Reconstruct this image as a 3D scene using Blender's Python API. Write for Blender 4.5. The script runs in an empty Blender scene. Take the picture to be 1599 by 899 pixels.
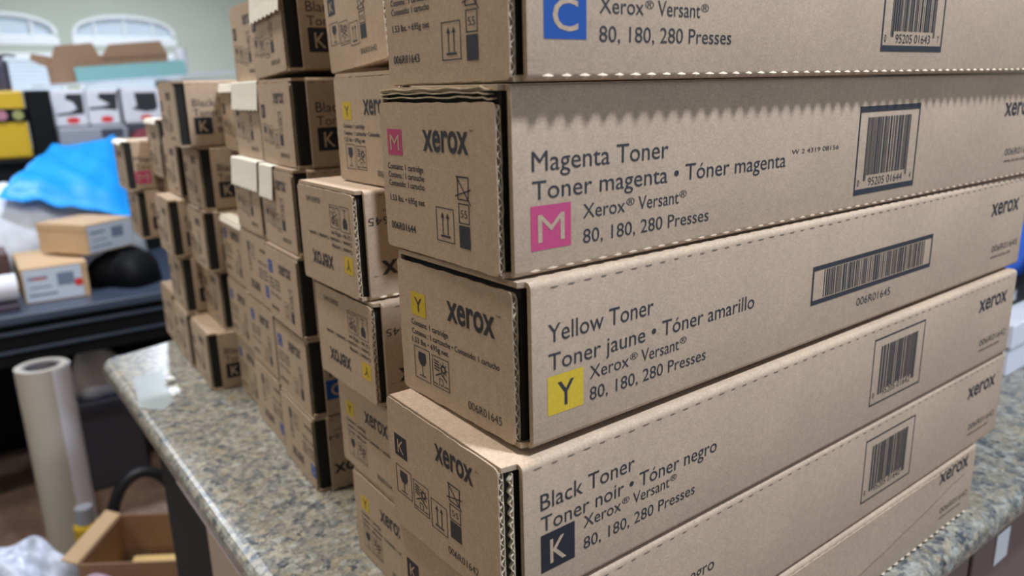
import bpy, bmesh, math, random
from mathutils import Vector, Matrix
R = math.radians
rnd = random.Random(7)
SC = bpy.context.scene
COL = SC.collection

# ------------------------------------------------------------------ camera
F_PX, PITCH, ROLL, AZ = 1190.376, 0.25532714, -0.02572006, 0.64
CAM_Z = 1.36
def rot_az(v):
    c, s = math.cos(AZ), math.sin(AZ)
    return Vector((c*v[0]+s*v[1], -s*v[0]+c*v[1], v[2]))
_f = Vector((0, math.cos(PITCH), -math.sin(PITCH)))
_r = Vector((1, 0, 0)); _u = _r.cross(_f)
_r2 = math.cos(ROLL)*_r + math.sin(ROLL)*_u
_u2 = -math.sin(ROLL)*_r + math.cos(ROLL)*_u
CR, CU, CF = rot_az(_r2), rot_az(_u2), rot_az(_f)
cam = bpy.data.cameras.new('camera')
camo = bpy.data.objects.new('camera', cam); COL.objects.link(camo)
m = Matrix((( CR.x, CU.x, -CF.x, 0), (CR.y, CU.y, -CF.y, 0), (CR.z, CU.z, -CF.z, CAM_Z), (0, 0, 0, 1)))
camo.matrix_world = m
cam.sensor_width = 36; cam.lens = F_PX/1599*36; cam.clip_start = 0.01
cam.dof.use_dof = True; cam.dof.focus_distance = 0.48; cam.dof.aperture_fstop = 6.6
SC.camera = camo

# ------------------------------------------------------------------ light
SC.view_settings.view_transform = 'Standard'; SC.view_settings.look = 'None'
SC.view_settings.gamma = 1.0; SC.view_settings.use_curve_mapping = False
SC.view_settings.exposure = 0.0
w = bpy.data.worlds.new('world'); SC.world = w; w.use_nodes = True
bg = w.node_tree.nodes['Background']; bg.inputs[0].default_value = (0.80, 0.90, 1.0, 1); bg.inputs[1].default_value = 1.5
def lamp(name, loc, power, size, color, target=None, spread=180):
    d = bpy.data.lights.new(name, 'AREA'); d.shape = 'DISK'; d.size = size; d.energy = power; d.color = color
    d.spread = R(spread)
    o = bpy.data.objects.new(name, d); COL.objects.link(o); o.location = loc
    if target is not None:
        o.rotation_euler = (Vector(target)-Vector(loc)).to_track_quat('-Z', 'Y').to_euler()
    return o
COOL = (0.86, 0.95, 1.10); BLUISH = (0.74, 0.90, 1.20); WARM = (1.0, 0.86, 0.70)
lamp('ceiling_downlight_key', (0.55, -0.22, 2.78), 46, 0.15, COOL)
lamp('front_blue_fill', (1.6, -2.5, 1.5), 34, 1.6, BLUISH, (1.0, 0.3, 1.25))  # added bluish fill for the long carton sides; no opening stands there
lamp('ceiling_downlight_left', (-1.5, 1.4, 2.78), 13, 0.2, WARM)
lamp('middle_fill', (0.0, 0.95, 2.78), 22, 0.15, (1.0, 0.95, 0.88))  # added fill to brighten the left granite and the carton ends
lamp('ceiling_downlight_back', (0.15, 2.5, 2.78), 34, 0.2, COOL)
lamp('ceiling_downlight_window', (1.4, 6.0, 2.78), 100, 0.3, COOL)
lamp('ceiling_downlight_far', (-1.2, 4.8, 2.78), 60, 0.3, COOL)

# ------------------------------------------------------------------ materials
def lin(c):
    return tuple(((x/255)/12.92 if x/255 <= 0.04045 else ((x/255+0.055)/1.055)**2.4) for x in c)
def mat(name, rgb, rough=0.6, metal=0.0, noise=None, bump=None, spec=0.5, trans=0.0):
    mt = bpy.data.materials.new(name); mt.use_nodes = True
    nt = mt.node_tree; b = nt.nodes['Principled BSDF']
    b.inputs['Roughness'].default_value = rough; b.inputs['Metallic'].default_value = metal
    b.inputs['Specular IOR Level'].default_value = spec
    c = lin(rgb); b.inputs['Base Color'].default_value = (*c, 1)
    tc = nt.nodes.new('ShaderNodeTexCoord')
    if noise:
        last = None
        for (scale, amt, stretch) in noise:
            mp = nt.nodes.new('ShaderNodeMapping'); mp.inputs['Scale'].default_value = stretch
            nt.links.new(tc.outputs['Object'], mp.inputs['Vector'])
            n = nt.nodes.new('ShaderNodeTexNoise'); n.inputs['Scale'].default_value = scale
            n.inputs['Detail'].default_value = 4
            nt.links.new(mp.outputs[0], n.inputs['Vector'])
            r = nt.nodes.new('ShaderNodeMapRange')
            r.inputs['From Min'].default_value = 0.25; r.inputs['From Max'].default_value = 0.75
            r.inputs['To Min'].default_value = 1-amt; r.inputs['To Max'].default_value = 1+amt
            nt.links.new(n.outputs['Fac'], r.inputs['Value'])
            if last is None: last = r.outputs[0]
            else:
                mu = nt.nodes.new('ShaderNodeMath'); mu.operation = 'MULTIPLY'
                nt.links.new(last, mu.inputs[0]); nt.links.new(r.outputs[0], mu.inputs[1]); last = mu.outputs[0]
        vm = nt.nodes.new('ShaderNodeVectorMath'); vm.operation = 'SCALE'
        vm.inputs[0].default_value = c; nt.links.new(last, vm.inputs['Scale'])
        nt.links.new(vm.outputs[0], b.inputs['Base Color'])
    if bump:
        n = nt.nodes.new('ShaderNodeTexNoise'); n.inputs['Scale'].default_value = bump[0]; n.inputs['Detail'].default_value = 3
        nt.links.new(tc.outputs['Object'], n.inputs['Vector'])
        bp = nt.nodes.new('ShaderNodeBump'); bp.inputs['Strength'].default_value = bump[1]; bp.inputs['Distance'].default_value = bump[2]
        nt.links.new(n.outputs['Fac'], bp.inputs['Height']); nt.links.new(bp.outputs[0], b.inputs['Normal'])
    return mt
KN = [(700, .16, (1, 1, 1)), (170, .08, (1, 1, 1)), (14, .07, (1, 1, 1))]
M = {}
M['kraft'] = mat('kraft_board', (175, 153, 130), .75, noise=KN, bump=(500, .15, .0004), spec=.25)
M['edge'] = mat('kraft_cut_edge', (204, 189, 164), .8, noise=[(600, .12, (1, 1, 1))], spec=.2)
M['pale'] = mat('overlit_flap_board', (226, 220, 205), .7, noise=[(200, .05, (1, 1, 1))], spec=.25)  # board of the folded flaps, strong overhead light painted in as off-white
M['ink'] = mat('black_ink', (50, 50, 54), .6, noise=[(700, .25, (1, 1, 1))], spec=.3)
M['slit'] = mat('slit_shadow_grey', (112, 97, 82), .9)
M['M'] = mat('magenta_ink', (180, 66, 108), .55, noise=[(500, .08, (1, 1, 1))], spec=.3)
M['Y'] = mat('yellow_ink', (198, 168, 46), .55, noise=[(500, .10, (1, 1, 1))], spec=.3)
M['C'] = mat('cyan_ink', (24, 74, 146), .55, noise=[(500, .06, (1, 1, 1))], spec=.3)
M['plastic'] = mat('black_cartridge_plastic', (22, 18, 16), .8)
M['K'] = mat('black_patch_ink', (34, 36, 44), .5, noise=[(500, .08, (1, 1, 1))], spec=.3)

# ------------------------------------------------------------------ helpers
def mesh_obj(name, verts, faces, material, parent=None, smooth=False, mats=None):
    me = bpy.data.meshes.new(name); me.from_pydata([tuple(v) for v in verts], [], faces); me.validate(); me.update()
    if smooth:
        for p in me.polygons: p.use_smooth = True
    for mm in (mats or [material]): me.materials.append(mm)
    o = bpy.data.objects.new(name, me); COL.objects.link(o)
    if parent is not None: o.parent = parent
    return o
def empty(name, loc=(0, 0, 0), rot=(0, 0, 0)):
    o = bpy.data.objects.new(name, None); COL.objects.link(o); o.empty_display_size = .05
    o.location = loc; o.rotation_euler = rot
    return o
def tag(o, label=None, cat=None, group=None, kind=None):
    if label: o['label'] = label
    if cat: o['category'] = cat
    if group: o['group'] = group
    if kind: o['kind'] = kind
    return o
class MB:
    """collects geometry in metres"""
    def __init__(s): s.v = []; s.f = []
    def add(s, vs, fs):
        k = len(s.v); s.v += [tuple(v) for v in vs]; s.f += [tuple(i+k for i in f) for f in fs]; return s
    def box(s, x0, x1, y0, y1, z0, z1):
        return s.add([(x0,y0,z0),(x1,y0,z0),(x1,y1,z0),(x0,y1,z0),(x0,y0,z1),(x1,y0,z1),(x1,y1,z1),(x0,y1,z1)],
              [(0,3,2,1),(4,5,6,7),(0,1,5,4),(1,2,6,5),(2,3,7,6),(3,0,4,7)])
    def prism(s, pts, fn0, fn1):
        n = len(pts); a = [fn0(p) for p in pts]; b = [fn1(p) for p in pts]
        fs = [tuple(range(n))[::-1], tuple(range(n, 2*n))] + [(i, (i+1) % n, n+(i+1) % n, n+i) for i in range(n)]
        return s.add(a+b, fs)
    def tube(s, pts, rad, seg=10):
        pts = [Vector(p) for p in pts]; n = len(pts); vs = []
        for i, p in enumerate(pts):
            t = (pts[min(i+1, n-1)]-pts[max(i-1, 0)]).normalized()
            a = t.orthogonal().normalized() if i == 0 else (pa - t*pa.dot(t)).normalized()
            pa = a; b = t.cross(a)
            rr = rad[i] if isinstance(rad, (list, tuple)) else rad
            vs += [p+a*rr*math.cos(2*math.pi*k/seg)+b*rr*math.sin(2*math.pi*k/seg) for k in range(seg)]
        fs = [(i*seg+k, i*seg+(k+1) % seg, (i+1)*seg+(k+1) % seg, (i+1)*seg+k) for i in range(n-1) for k in range(seg)]
        fs += [tuple(range(seg))[::-1], tuple((n-1)*seg+k for k in range(seg))]
        return s.add(vs, fs)
    def build(s, name, material, parent=None, smooth=False, bevel=0, seg=2):
        o = mesh_obj(name, s.v, s.f, material, parent, smooth)
        bm = bmesh.new(); bm.from_mesh(o.data); bmesh.ops.recalc_face_normals(bm, faces=bm.faces)
        if bevel:
            bmesh.ops.bevel(bm, geom=[e for e in bm.edges if e.calc_face_angle(0) > .5], offset=bevel, segments=seg, affect='EDGES', profile=.5)
        bm.to_mesh(o.data); bm.free()
        return o

# ------------------------------------------------------------------ print (ink) helpers, millimetres on a face
_tcache = {}
def text_geo(body, off):
    key = (body, off)
    if key not in _tcache:
        c = bpy.data.curves.new('type', 'FONT'); c.body = body; c.offset = off; c.resolution_u = 3
        o = bpy.data.objects.new('type', c); COL.objects.link(o)
        bpy.context.view_layer.update()
        me = bpy.data.meshes.new_from_object(o.evaluated_get(bpy.context.evaluated_depsgraph_get()))
        vs = [(v.co.x, v.co.y) for v in me.vertices]; fs = [tuple(p.vertices) for p in me.polygons]
        bpy.data.objects.remove(o); bpy.data.curves.remove(c); bpy.data.meshes.remove(me)
        _tcache[key] = (vs, fs)
    return _tcache[key]
class Ink:
    """flat ink shapes in face coordinates (u right, v up, mm)"""
    def __init__(s): s.v = []; s.f = []
    def poly(s, pts):
        k = len(s.v); s.v += list(pts); s.f.append(tuple(range(k, k+len(pts)))); return s
    def rect(s, u0, v0, u1, v1): return s.poly([(u0, v0), (u1, v0), (u1, v1), (u0, v1)])
    def frame(s, u0, v0, u1, v1, tu, tv=None):
        tv = tv or tu
        s.rect(u0, v0, u1, v0+tv); s.rect(u0, v1-tv, u1, v1); s.rect(u0, v0+tv, u0+tu, v1-tv); s.rect(u1-tu, v0+tv, u1, v1-tv); return s
    def line(s, a, b, t):
        dx, dy = b[0]-a[0], b[1]-a[1]; L = math.hypot(dx, dy); nx, ny = -dy/L*t/2, dx/L*t/2
        return s.poly([(a[0]-nx, a[1]-ny), (b[0]-nx, b[1]-ny), (b[0]+nx, b[1]+ny), (a[0]+nx, a[1]+ny)])
    def disc(s, u, v, r, n=14, r0=0):
        if r0:
            for k in range(n):
                a, b = 2*math.pi*k/n, 2*math.pi*(k+1)/n
                s.poly([(u+r*math.cos(a), v+r*math.sin(a)), (u+r*math.cos(b), v+r*math.sin(b)), (u+r0*math.cos(b), v+r0*math.sin(b)), (u+r0*math.cos(a), v+r0*math.sin(a))])
            return s
        return s.poly([(u+r*math.cos(2*math.pi*k/n), v+r*math.sin(2*math.pi*k/n)) for k in range(n)])
    def text(s, body, u, v, cap, width=None, off=0.0):
        vs, fs = text_geo(body, off)
        k0 = len(s.v); sy = cap/0.70
        x0 = min(p[0] for p in vs); x1 = max(p[0] for p in vs)
        sx = width/(x1-x0) if width else sy*.8
        s.v += [(u+(p[0]-x0)*sx, v+p[1]*sy) for p in vs]; s.f += [tuple(i+k0 for i in f) for f in fs]
        return u+(x1-x0)*sx
    def build(s, name, material, parent, fmap):
        return mesh_obj(name, [fmap(u, v) for u, v in s.v], s.f, material, parent)

# ------------------------------------------------------------------ toner carton
CL, CW = 642.0, 126.0
NAMES = {'C': ('Cyan Toner', 'Toner cyan • Tóner cian', '006R01643', '95205 01643', '7'),
         'M': ('Magenta Toner', 'Toner magenta • Tóner magenta', '006R01644', '95205 01644', '4'),
         'Y': ('Yellow Toner', 'Toner jaune • Tóner amarillo', '006R01645', '', ''),
         'K': ('Black Toner', 'Toner noir • Tóner negro', '006R01642', '95205 01642', '')}
def long_ink(c, k):
    """black lettering, patch rectangle, patch letter, barcode for the long side; k = colour key"""
    t1, t2, num, code, chk = NAMES[k]
    I = Ink(); P = Ink(); L = Ink(); B = Ink(); X = Ink(); N = Ink(); Z = Ink()
    if k == 'K':   b1, b2, b3, b4, u0, u3, sq = 56.3, 43.0, 33.2, 19.3, 22.5, 53.7, (22.3, 17.3, 46.9, 41.0); w1, w2, w3, w4 = 72, 149, 79, 97
    elif k == 'Y': b1, b2, b3, b4, u0, u3, sq = 57.0, 41.5, 29.6, 17.0, 16.5, 46.0, (15.6, 16.2, 41.2, 38.3); w1, w2, w3, w4 = 80, 178, 81, 100
    else:          b1, b2, b3, b4, u0, u3, sq = 53.0, 38.9, 25.8, 12.3, 16.8, 50.8, (15.5, 12.8, 42.3, 35.7); w1, w2, w3, w4 = 99, 213, 82, 102.5
    if k == 'C': w1, w2 = 74, 168; b1 += 6; b2 += 6; b3 += 6; b4 += 6; sq = (sq[0], sq[1]+6.4, sq[2], sq[3]+6.4)
    I.text(t1, u0, b1, 10.2, w1); I.text(t2, u0, b2, 9.6, w2)
    f = w3/82.0
    I.text('Xerox', u3, b3, 7.8, 31*f); I.text('®', u3+32*f, b3+3.2, 4.0, 6.4*f)
    I.text('Versant', u3+41.5*f, b3, 7.8, 33.5*f); I.text('®', u3+75.6*f, b3+3.2, 4.0, 6.4*f)
    I.text('80, 180, 280 Presses', u3, b4, 7.8, w4)
    X.text('xerox', 560, 58.5, 17, 64, .02); X.text('™', 627, 69, 1.6, 4)
    N.text(num, 572, 22, 6.4, 61); N.text('www.xerox.com', 572, 15.5, 3.6, 47)
    P.rect(*sq)
    if k == 'M': Z.text('W 2 4319 08156', 236, 46.5, 3.0, 56)
    h = sq[3]-sq[1]; wd = sq[2]-sq[0]
    fw = {'M': .66, 'C': .60, 'Y': .46, 'K': .48}[k]
    L.text(k, sq[0]+wd*(.5-fw/2), sq[1]+h*.17, h*.64, wd*fw, 0 if k == 'M' else .008)
    rr = random.Random(ord(k))
    if k == 'Y':
        B.frame(262.5, 29, 445, 57.7, 2.2, 3.4); u = 278.
        while u < 431:
            a = rr.choice([1.0, 1.0, 1.8, 2.7]); B.rect(u, 33.2, u+a, 53.6); u += a+rr.choice([.9, .9, 1.7])
        B.text(num, 327, 16.5, 6.4, 52)
    else:
        bu = {'M': 316.5, 'C': 316.5, 'K': 367.5}[k]; bw = 88 if k != 'K' else 85
        bv0, bv1 = (10.6, 74.6) if k != 'K' else (16.8, 75)
        if k == 'C': bv0 += 5; bv1 += 5
        if k == 'K': B.frame(bu, bv0, bu+bw, bv1, 1.3, 1.4)
        else: B.frame(bu, bv0, bu+bw, bv1, 1.8, 4.2)
        u = bu+12.; base = bv0+(14 if k != 'K' else 12)
        i = 0
        while u < bu+bw-13:
            a = rr.choice([.8, .8, 1.6, 2.4]); low = base-4 if (i < 2 or u > bu+bw-18) else base
            B.rect(u, low, u+a, bv1-8); u += a+rr.choice([.7, .7, 1.5]); i += 1
        B.text('0', bu+4, bv0+6.5, 5, 2.6)
        B.text(code, bu+19, bv0+6.0, 6, bw-38)
        if chk: B.text(chk, bu+bw-8, bv0+6.5, 5, 2.6)
    return [('product_lettering', I), ('brand_lettering', X), ('part_number', N), ('batch_code', Z)], P, L, B
def sym_glass(S, u, v, w, h):
    S.frame(u, v, u+w, v+h, .55)
    c = u+w/2; S.poly([(c-w*.22, v+h*.86), (c-w*.25, v+h*.62), (c-w*.12, v+h*.46), (c+w*.12, v+h*.46), (c+w*.25, v+h*.62), (c+w*.22, v+h*.86)])
    S.line((c, v+h*.46), (c, v+h*.14), .7); S.line((c-w*.2, v+h*.13), (c+w*.2, v+h*.13), .7)
def sym_sun(S, u, v, w, h):
    S.frame(u, v, u+w, v+h, .55)
    S.disc(u+w*.66, v+h*.66, w*.16, 12, w*.08)
    for k in range(8):
        a = k*math.pi/4; S.line((u+w*.66+w*.17*math.cos(a), v+h*.66+w*.17*math.sin(a)), (u+w*.66+w*.25*math.cos(a), v+h*.66+w*.25*math.sin(a)), .6)
    for k in range(4): S.line((u+w*.12, v+h*(.86-.09*k)), (u+w*.42, v+h*(.83-.09*k)), .9)
    S.line((u+w*.18, v+h*.36), (u+w*.5, v+h*.5), .9); S.line((u+w*.5, v+h*.5), (u+w*.86, v+h*.3), .9)
    S.frame(u+w*.38, v+h*.1, u+w*.62, v+h*.34, .6); S.line((u+w*.06, v+h*.12), (u+w*.3, v+h*.1), .8); S.line((u+w*.68, v+h*.12), (u+w*.94, v+h*.12), .8)
def sym_up(S, u, v, w, h):
    S.frame(u, v, u+w, v+h, .6)
    for q in (.37, .65):
        c = u+w*q; S.line((c, v+h*.22), (c, v+h*.72), .8); S.poly([(c-w*.1, v+h*.7), (c+w*.1, v+h*.7), (c, v+h*.86)])
    S.line((u+w*.24, v+h*.17), (u+w*.78, v+h*.17), 1.2)
def sym_stack(S, u, vb, vt, w):
    h = vt-vb
    S.rect(u, vb, u+w, vb+h*.32)
    S.frame(u, vb+h*.345, u+w, vb+h*.63, .7); S.text('55', u+w*.2, vb+h*.43, h*.11, w*.6)
    b0 = vb+h*.68; S.line((u, b0), (u, vt-h*.02), .8); S.line((u+w*.92, b0), (u+w, vt), .8); S.line((u, b0), (u+w*.92, b0), .8)
    S.line((u-w*.1, vt-h*.01), (u+w*1.02, vt-h*.01), .9); S.line((u-w*.25, b0+h*.04), (u+w*1.2, b0+h*.15), .8); S.line((u-w*.1, vt), (u+w*1.15, b0-h*.06), .8)
def end_ink(k):
    num = NAMES[k][2]
    I = Ink(); P = Ink(); L = Ink(); X = Ink(); N = Ink(); G = [Ink() for _ in range(4)]
    e = lambda y: CW-y       # measured from the corner beside the long side
    if k == 'K':
        sq = (e(118), 50, e(103), 64.5); X.text('xerox', e(69), 66.0, 15.5, 39, .022); X.text('™', e(28), 75, 1.6, 3)
        sym_glass(G[0], e(118.3), 24.3, 19, 19.2); sym_sun(G[1], e(97.2), 21.8, 18.2, 20); sym_up(G[2], e(76.6), 18.8, 17.8, 19.3)
        sym_stack(G[3], e(55.4), 22, 57, 11.2); N.text(num, e(59), 9.6, 5.0, 31)
    elif k == 'Y':
        sq = (e(110.6), 52.5, e(94), 67.2); X.text('xerox', e(70.3), 57.6, 17, 46.5, .022); X.text('™', e(22.6), 69, 1.8, 4)
        I.text('Contains: 1 cartridge', e(111.8), 45.8, 3.5, 41.5, .016)
        I.text('Contenu : 1 cartouche • Contenido: 1 cartucho', e(111.6), 39.9, 3.5, 91, .016)
        I.text('1.53 lbs • 695g net', e(112), 34.3, 3.5, 41, .016)
        sym_glass(G[0], e(110.4), 11, 18.3, 21.3); sym_sun(G[1], e(89.6), 11.4, 18.6, 20); N.text(num, e(52), 8.3, 5.2, 32)
    else:
        sq = (e(117.4), 57, e(100), 72); X.text('xerox', e(76), 61.4, 16.5, 45.5, .022); X.text('™', e(29.5), 72, 1.6, 3.4)
        I.text('Contains: 1 cartridge', e(119), 48.6, 3.5, 42, .016); I.text('Contenu : 1 cartouche', e(118.8), 43.6, 3.5, 42, .016)
        I.text('Contenido: 1 cartucho', e(118.6), 38.6, 3.5, 42, .016); I.text('1.53 lbs. • 695g net', e(118.4), 29.6, 3.5, 41, .016)
        N.text(num, e(119), 12.4, 4.4, 29.5, .016)
        sym_up(G[2], e(65.6), 11.9, 18.4, 19.2); sym_stack(G[3], e(42.2), 11, 49.5, 10.4)
    P.rect(*sq); h = sq[3]-sq[1]; wd = sq[2]-sq[0]; fw = {'M': .62, 'C': .58, 'Y': .5, 'K': .5}[k]
    L.text(k, sq[0]+wd*(.5-fw/2), sq[1]+h*.18, h*.62, wd*fw, 0)
    return [('contents_lettering', I), ('brand_lettering', X), ('part_number', N)]+[('handling_symbol', q) for q in G], P, L

def rounded_outline(y0, y1, z0, z1, r, step, jit, rg):
    pts = []
    def arc(cy, cz, a0):
        for k in range(4):
            a = a0+k/3*math.pi/2; pts.append((cy+r*math.cos(a), cz+r*math.sin(a)))
    def seg(a, b):
        n = max(1, int(math.hypot(b[0]-a[0], b[1]-a[1])/step))
        for k in range(1, n):
            q = k/n; pts.append((a[0]+(b[0]-a[0])*q+rg.uniform(-jit, jit), a[1]+(b[1]-a[1])*q+rg.uniform(-jit, jit)))
    arc(y1-r, z1-r, 0); seg((y1-r, z1), (y0+r, z1)); arc(y0+r, z1-r, math.pi/2); seg((y0, z1-r), (y0, z0+r))
    arc(y0+r, z0+r, math.pi); seg((y0+r, z0), (y1-r, z0)); arc(y1-r, z0+r, 1.5*math.pi); seg((y1, z0+r), (y1, z1-r))
    return pts

def make_carton(k, H=90.5, invert=False, warp=None, gap=3.0, bumps='bottom', slits=True, layers=False,
                panel_top=3.5, tear=None, seed=0, detail=True, xs0=9.0, flutes=1, bump_out=1.1, bar=True, brand_off=.18):
    """a long corrugated carton; local origin at the bottom of its near vertical corner,
    x along the carton, y across the end face, z up (millimetres, scaled to metres)"""
    rg = random.Random(seed)
    warp = warp or {}
    def W3(x, y, z):
        a, b, c = min(max(x/CL, 0), 1), min(max(y/CW, 0), 1), min(max(z/H, 0), 1)
        d = Vector((0, 0, 0))
        for key, off in warp.items():       # key like 'nb','nt','lb','lt' for the end, 'fb','ft' far end
            wx = a if key[0] == 'f' else 1-a
            wy = b if key[0] == 'l' else 1-b
            wz = c if key[1] == 't' else 1-c
            if key[0] == 'f': wy = 1
            d += Vector(off)*(wx*wy*wz)
        return ((x+d.x)*.001, (y+d.y)*.001, (z+d.z)*.001)
    root = empty('toner_carton')
    # sleeve ---------------------------------------------------------
    r = 3.6; prof = []
    for ci, (cy, cz, a0) in enumerate(((r, r, math.pi), (CW-r, r, 1.5*math.pi), (CW-r, H-r, 0), (r, H-r, .5*math.pi))):
        if ci == 3: prof.append((6.0, H)); prof.append((4.4, H))
        for i in range(5):
            a = a0+i/4*math.pi/2; prof.append((cy+r*math.cos(a), cz+r*math.sin(a)))
        if ci == 0: prof.append((4.4, 0.0)); prof.append((6.0, 0.0))
    n = len(prof); xs = [xs0 if p[0] < 5 else 1.6 for p in prof]
    stops = [0, .04, .15, .3, .45, .6, .75, .9, 1.0]
    V = []; Fc = []
    for q in stops:
        V += [W3(x0+(CL-x0)*q, p[0], p[1]) for p, x0 in zip(prof, xs)]
    for j in range(len(stops)-1):
        Fc += [(j*n+i, (j+1)*n+i, (j+1)*n+(i+1) % n, j*n+(i+1) % n) for i in range(n)]
    Fc.append(tuple(range((len(stops)-1)*n, len(stops)*n)))
    k0 = len(V); t = 3.0
    inn = [(min(max(p[0], t), CW-t), min(max(p[1], t), H-t)) for p in prof]
    V += [W3(x0, p[0], p[1]) for p, x0 in zip(inn, xs)]; V += [W3(xs0+30, p[0], p[1]) for p in inn]
    Fc += [(i, (i+1) % n, k0+(i+1) % n, k0+i) for i in range(n)]
    Fc += [(k0+i, k0+(i+1) % n, k0+n+(i+1) % n, k0+n+i) for i in range(n)]
    Fc.append(tuple(range(k0+n, k0+2*n))[::-1])
    sleeve = mesh_obj('sleeve', V, Fc, M['kraft'], root)
    for p in sleeve.data.polygons: p.use_smooth = (len(p.vertices) == 4 and p.index < (len(stops)-1)*n)
    try: sleeve.data.set_sharp_from_angle(angle=R(50))
    except Exception: pass
    # end panel ------------------------------------------------------
    zt = H-panel_top
    def slab(b, x0, x1, y0, y1, z0, z1, r=3.0, jit=.35, step=6):
        o = rounded_outline(y0, y1, z0, z1, r, step, jit, rg)
        b.prism(o, lambda p: W3(x0, p[0], p[1]), lambda p: W3(x1, p[0], p[1]))
    b = MB(); slab(b, 0, .7, gap+4, CW-.4, .8, zt); b2 = MB()
    slab(b, .7, 3.0, gap+8.5, CW-2, 2, zt-1.5)
    panel = b.build('end_panel', M['kraft'], root)
    if detail:
        def flute(bb, xc, y0, y1, z0, z1, amp=1.0, per=6.6):
            N = int((z1-z0)/per*8); th = .28; ph = rg.random()*6
            A = []
            for i in range(N+1):
                z = z0+(z1-z0)*i/N; xx = xc+amp*math.sin(2*math.pi*z/per+ph)
                A.append((xx, z))
            vs = []; fs = []
            for (xx, z) in A:
                jy = rg.uniform(-.35, .35)
                vs += [W3(xx-th, y0+jy, z), W3(xx+th, y0+jy, z), W3(xx+th, y1, z), W3(xx-th, y1, z)]
            for i in range(N):
                for q in range(4): fs.append((4*i+q, 4*i+(q+1) % 4, 4*i+4+(q+1) % 4, 4*i+4+q))
            bb.add(vs, fs)
        fb = MB(); flute(fb, 1.75, gap+3.8, gap+8.5, 1.5, zt-1.2); slab(fb, 2.9, 3.3, gap+3.6, gap+20, 1.2, zt-1)
        fb.build('flute_edge', M['edge'], panel)
        if flutes > 1:
            ib = MB(); flute(ib, 6.3, gap+1.0, gap+6, 2.4, H-4.8, .9); slab(ib, 7.4, 7.8, gap+1.2, gap+14, 2.2, H-4.5, .5, .3)
            ib.build('inner_flap', M['edge'], root)
    cb = MB(); cb.box(4.2, xs0+26, 3.4+3.2, CW-4, 3.4, H-3.6); cb.v = [W3(*q) for q in cb.v] if False else cb.v
    cb.v = [W3(*q) for q in cb.v]; cb.build('cartridge_end', M['plastic'], root)
    if layers:
        lb = MB()
        for i in range(3):
            z = H-1.3-2.3*i; yy0 = 10+5*(2-i)*rg.random(); N = 26; top = []; vs = []; fs = []
            for q in range(N+1):
                y = yy0+(CW-1-yy0)*q/N; z1 = z+.35*math.sin(q*.9+i)+rg.uniform(-.15, .15) - (1.2 if q < 2 else 0)
                xx = .3+1.2*i*.4+rg.uniform(-.3, .3)
                vs += [W3(xx, y, z1-.35), W3(xx, y, z1+.35), W3(30, y, z1+.35), W3(30, y, z1-.35)]
            for q in range(N):
                for e in range(4): fs.append((4*q+e, 4*q+(e+1) % 4, 4*q+4+(e+1) % 4, 4*q+4+e))
            fs += [(0, 3, 2, 1), (4*N, 4*N+1, 4*N+2, 4*N+3)]
            lb.add(vs, fs)
        lb.build('folded_flap_edges', M['edge'], root)
    # perforations ---------------------------------------------------
    if detail and bumps:
        pb = MB(); u = 18.0
        while u < CL-8:
            z = 2.4 if bumps == 'bottom' else H-2.4; l = 3.9*rg.uniform(.85, 1.1)
            pb.add([W3(u-l, .25, z), W3(u+l, .25, z), W3(u, .35, z+1.3), W3(u, .9, z-1.9), W3(u-1.2, -bump_out, z-.3), W3(u+1.2, -bump_out, z-.3)],
                   [(0, 4, 2), (4, 5, 2), (5, 1, 2), (0, 3, 4), (4, 3, 5), (5, 3, 1)])
            u += 11.8
        pb.build('torn_perforation', M['edge'] if bump_out > .8 else M['kraft'], sleeve)
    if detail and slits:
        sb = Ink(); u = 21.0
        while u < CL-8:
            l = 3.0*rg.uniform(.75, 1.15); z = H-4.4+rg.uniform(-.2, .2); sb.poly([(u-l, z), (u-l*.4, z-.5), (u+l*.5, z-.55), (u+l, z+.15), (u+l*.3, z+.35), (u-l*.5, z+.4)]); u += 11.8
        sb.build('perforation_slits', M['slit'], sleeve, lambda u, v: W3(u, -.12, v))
    # print ----------------------------------------------------------
    sgn = (lambda u, v, d: W3(CL-u, -d, H-v)) if invert else (lambda u, v, d: W3(u, -d, v))
    egn = (lambda u, v, d: W3(-d, u, zt-v)) if invert else (lambda u, v, d: W3(-d, CW-u, v))
    kk = zt/87.0
    T, P, L, B = long_ink(None, k)
    for nm, q in T:
        if q.v: q.build(nm, M['ink'], sleeve, lambda u, v: sgn(u, v, brand_off if nm == 'brand_lettering' else .18))
    P.build('colour_patch', M[k], sleeve, lambda u, v: sgn(u, v, .14))
    L.build('patch_letter', M['ink'] if k == 'Y' else M['kraft'], sleeve, lambda u, v: sgn(u, v, .26))
    if bar: B.build('barcode', M['ink'], sleeve, lambda u, v: sgn(u, v, .18))
    T, P, L = end_ink(k)
    for nm, q in T:
        if q.v: q.build(nm, M['ink'], panel, lambda u, v: egn(u, v, .18))
    P.build('colour_patch', M[k], panel, lambda u, v: egn(u, v, .14))
    L.build('patch_letter', M['ink'] if k == 'Y' else M['kraft'], panel, lambda u, v: egn(u, v, .26))
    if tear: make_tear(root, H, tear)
    return root
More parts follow.
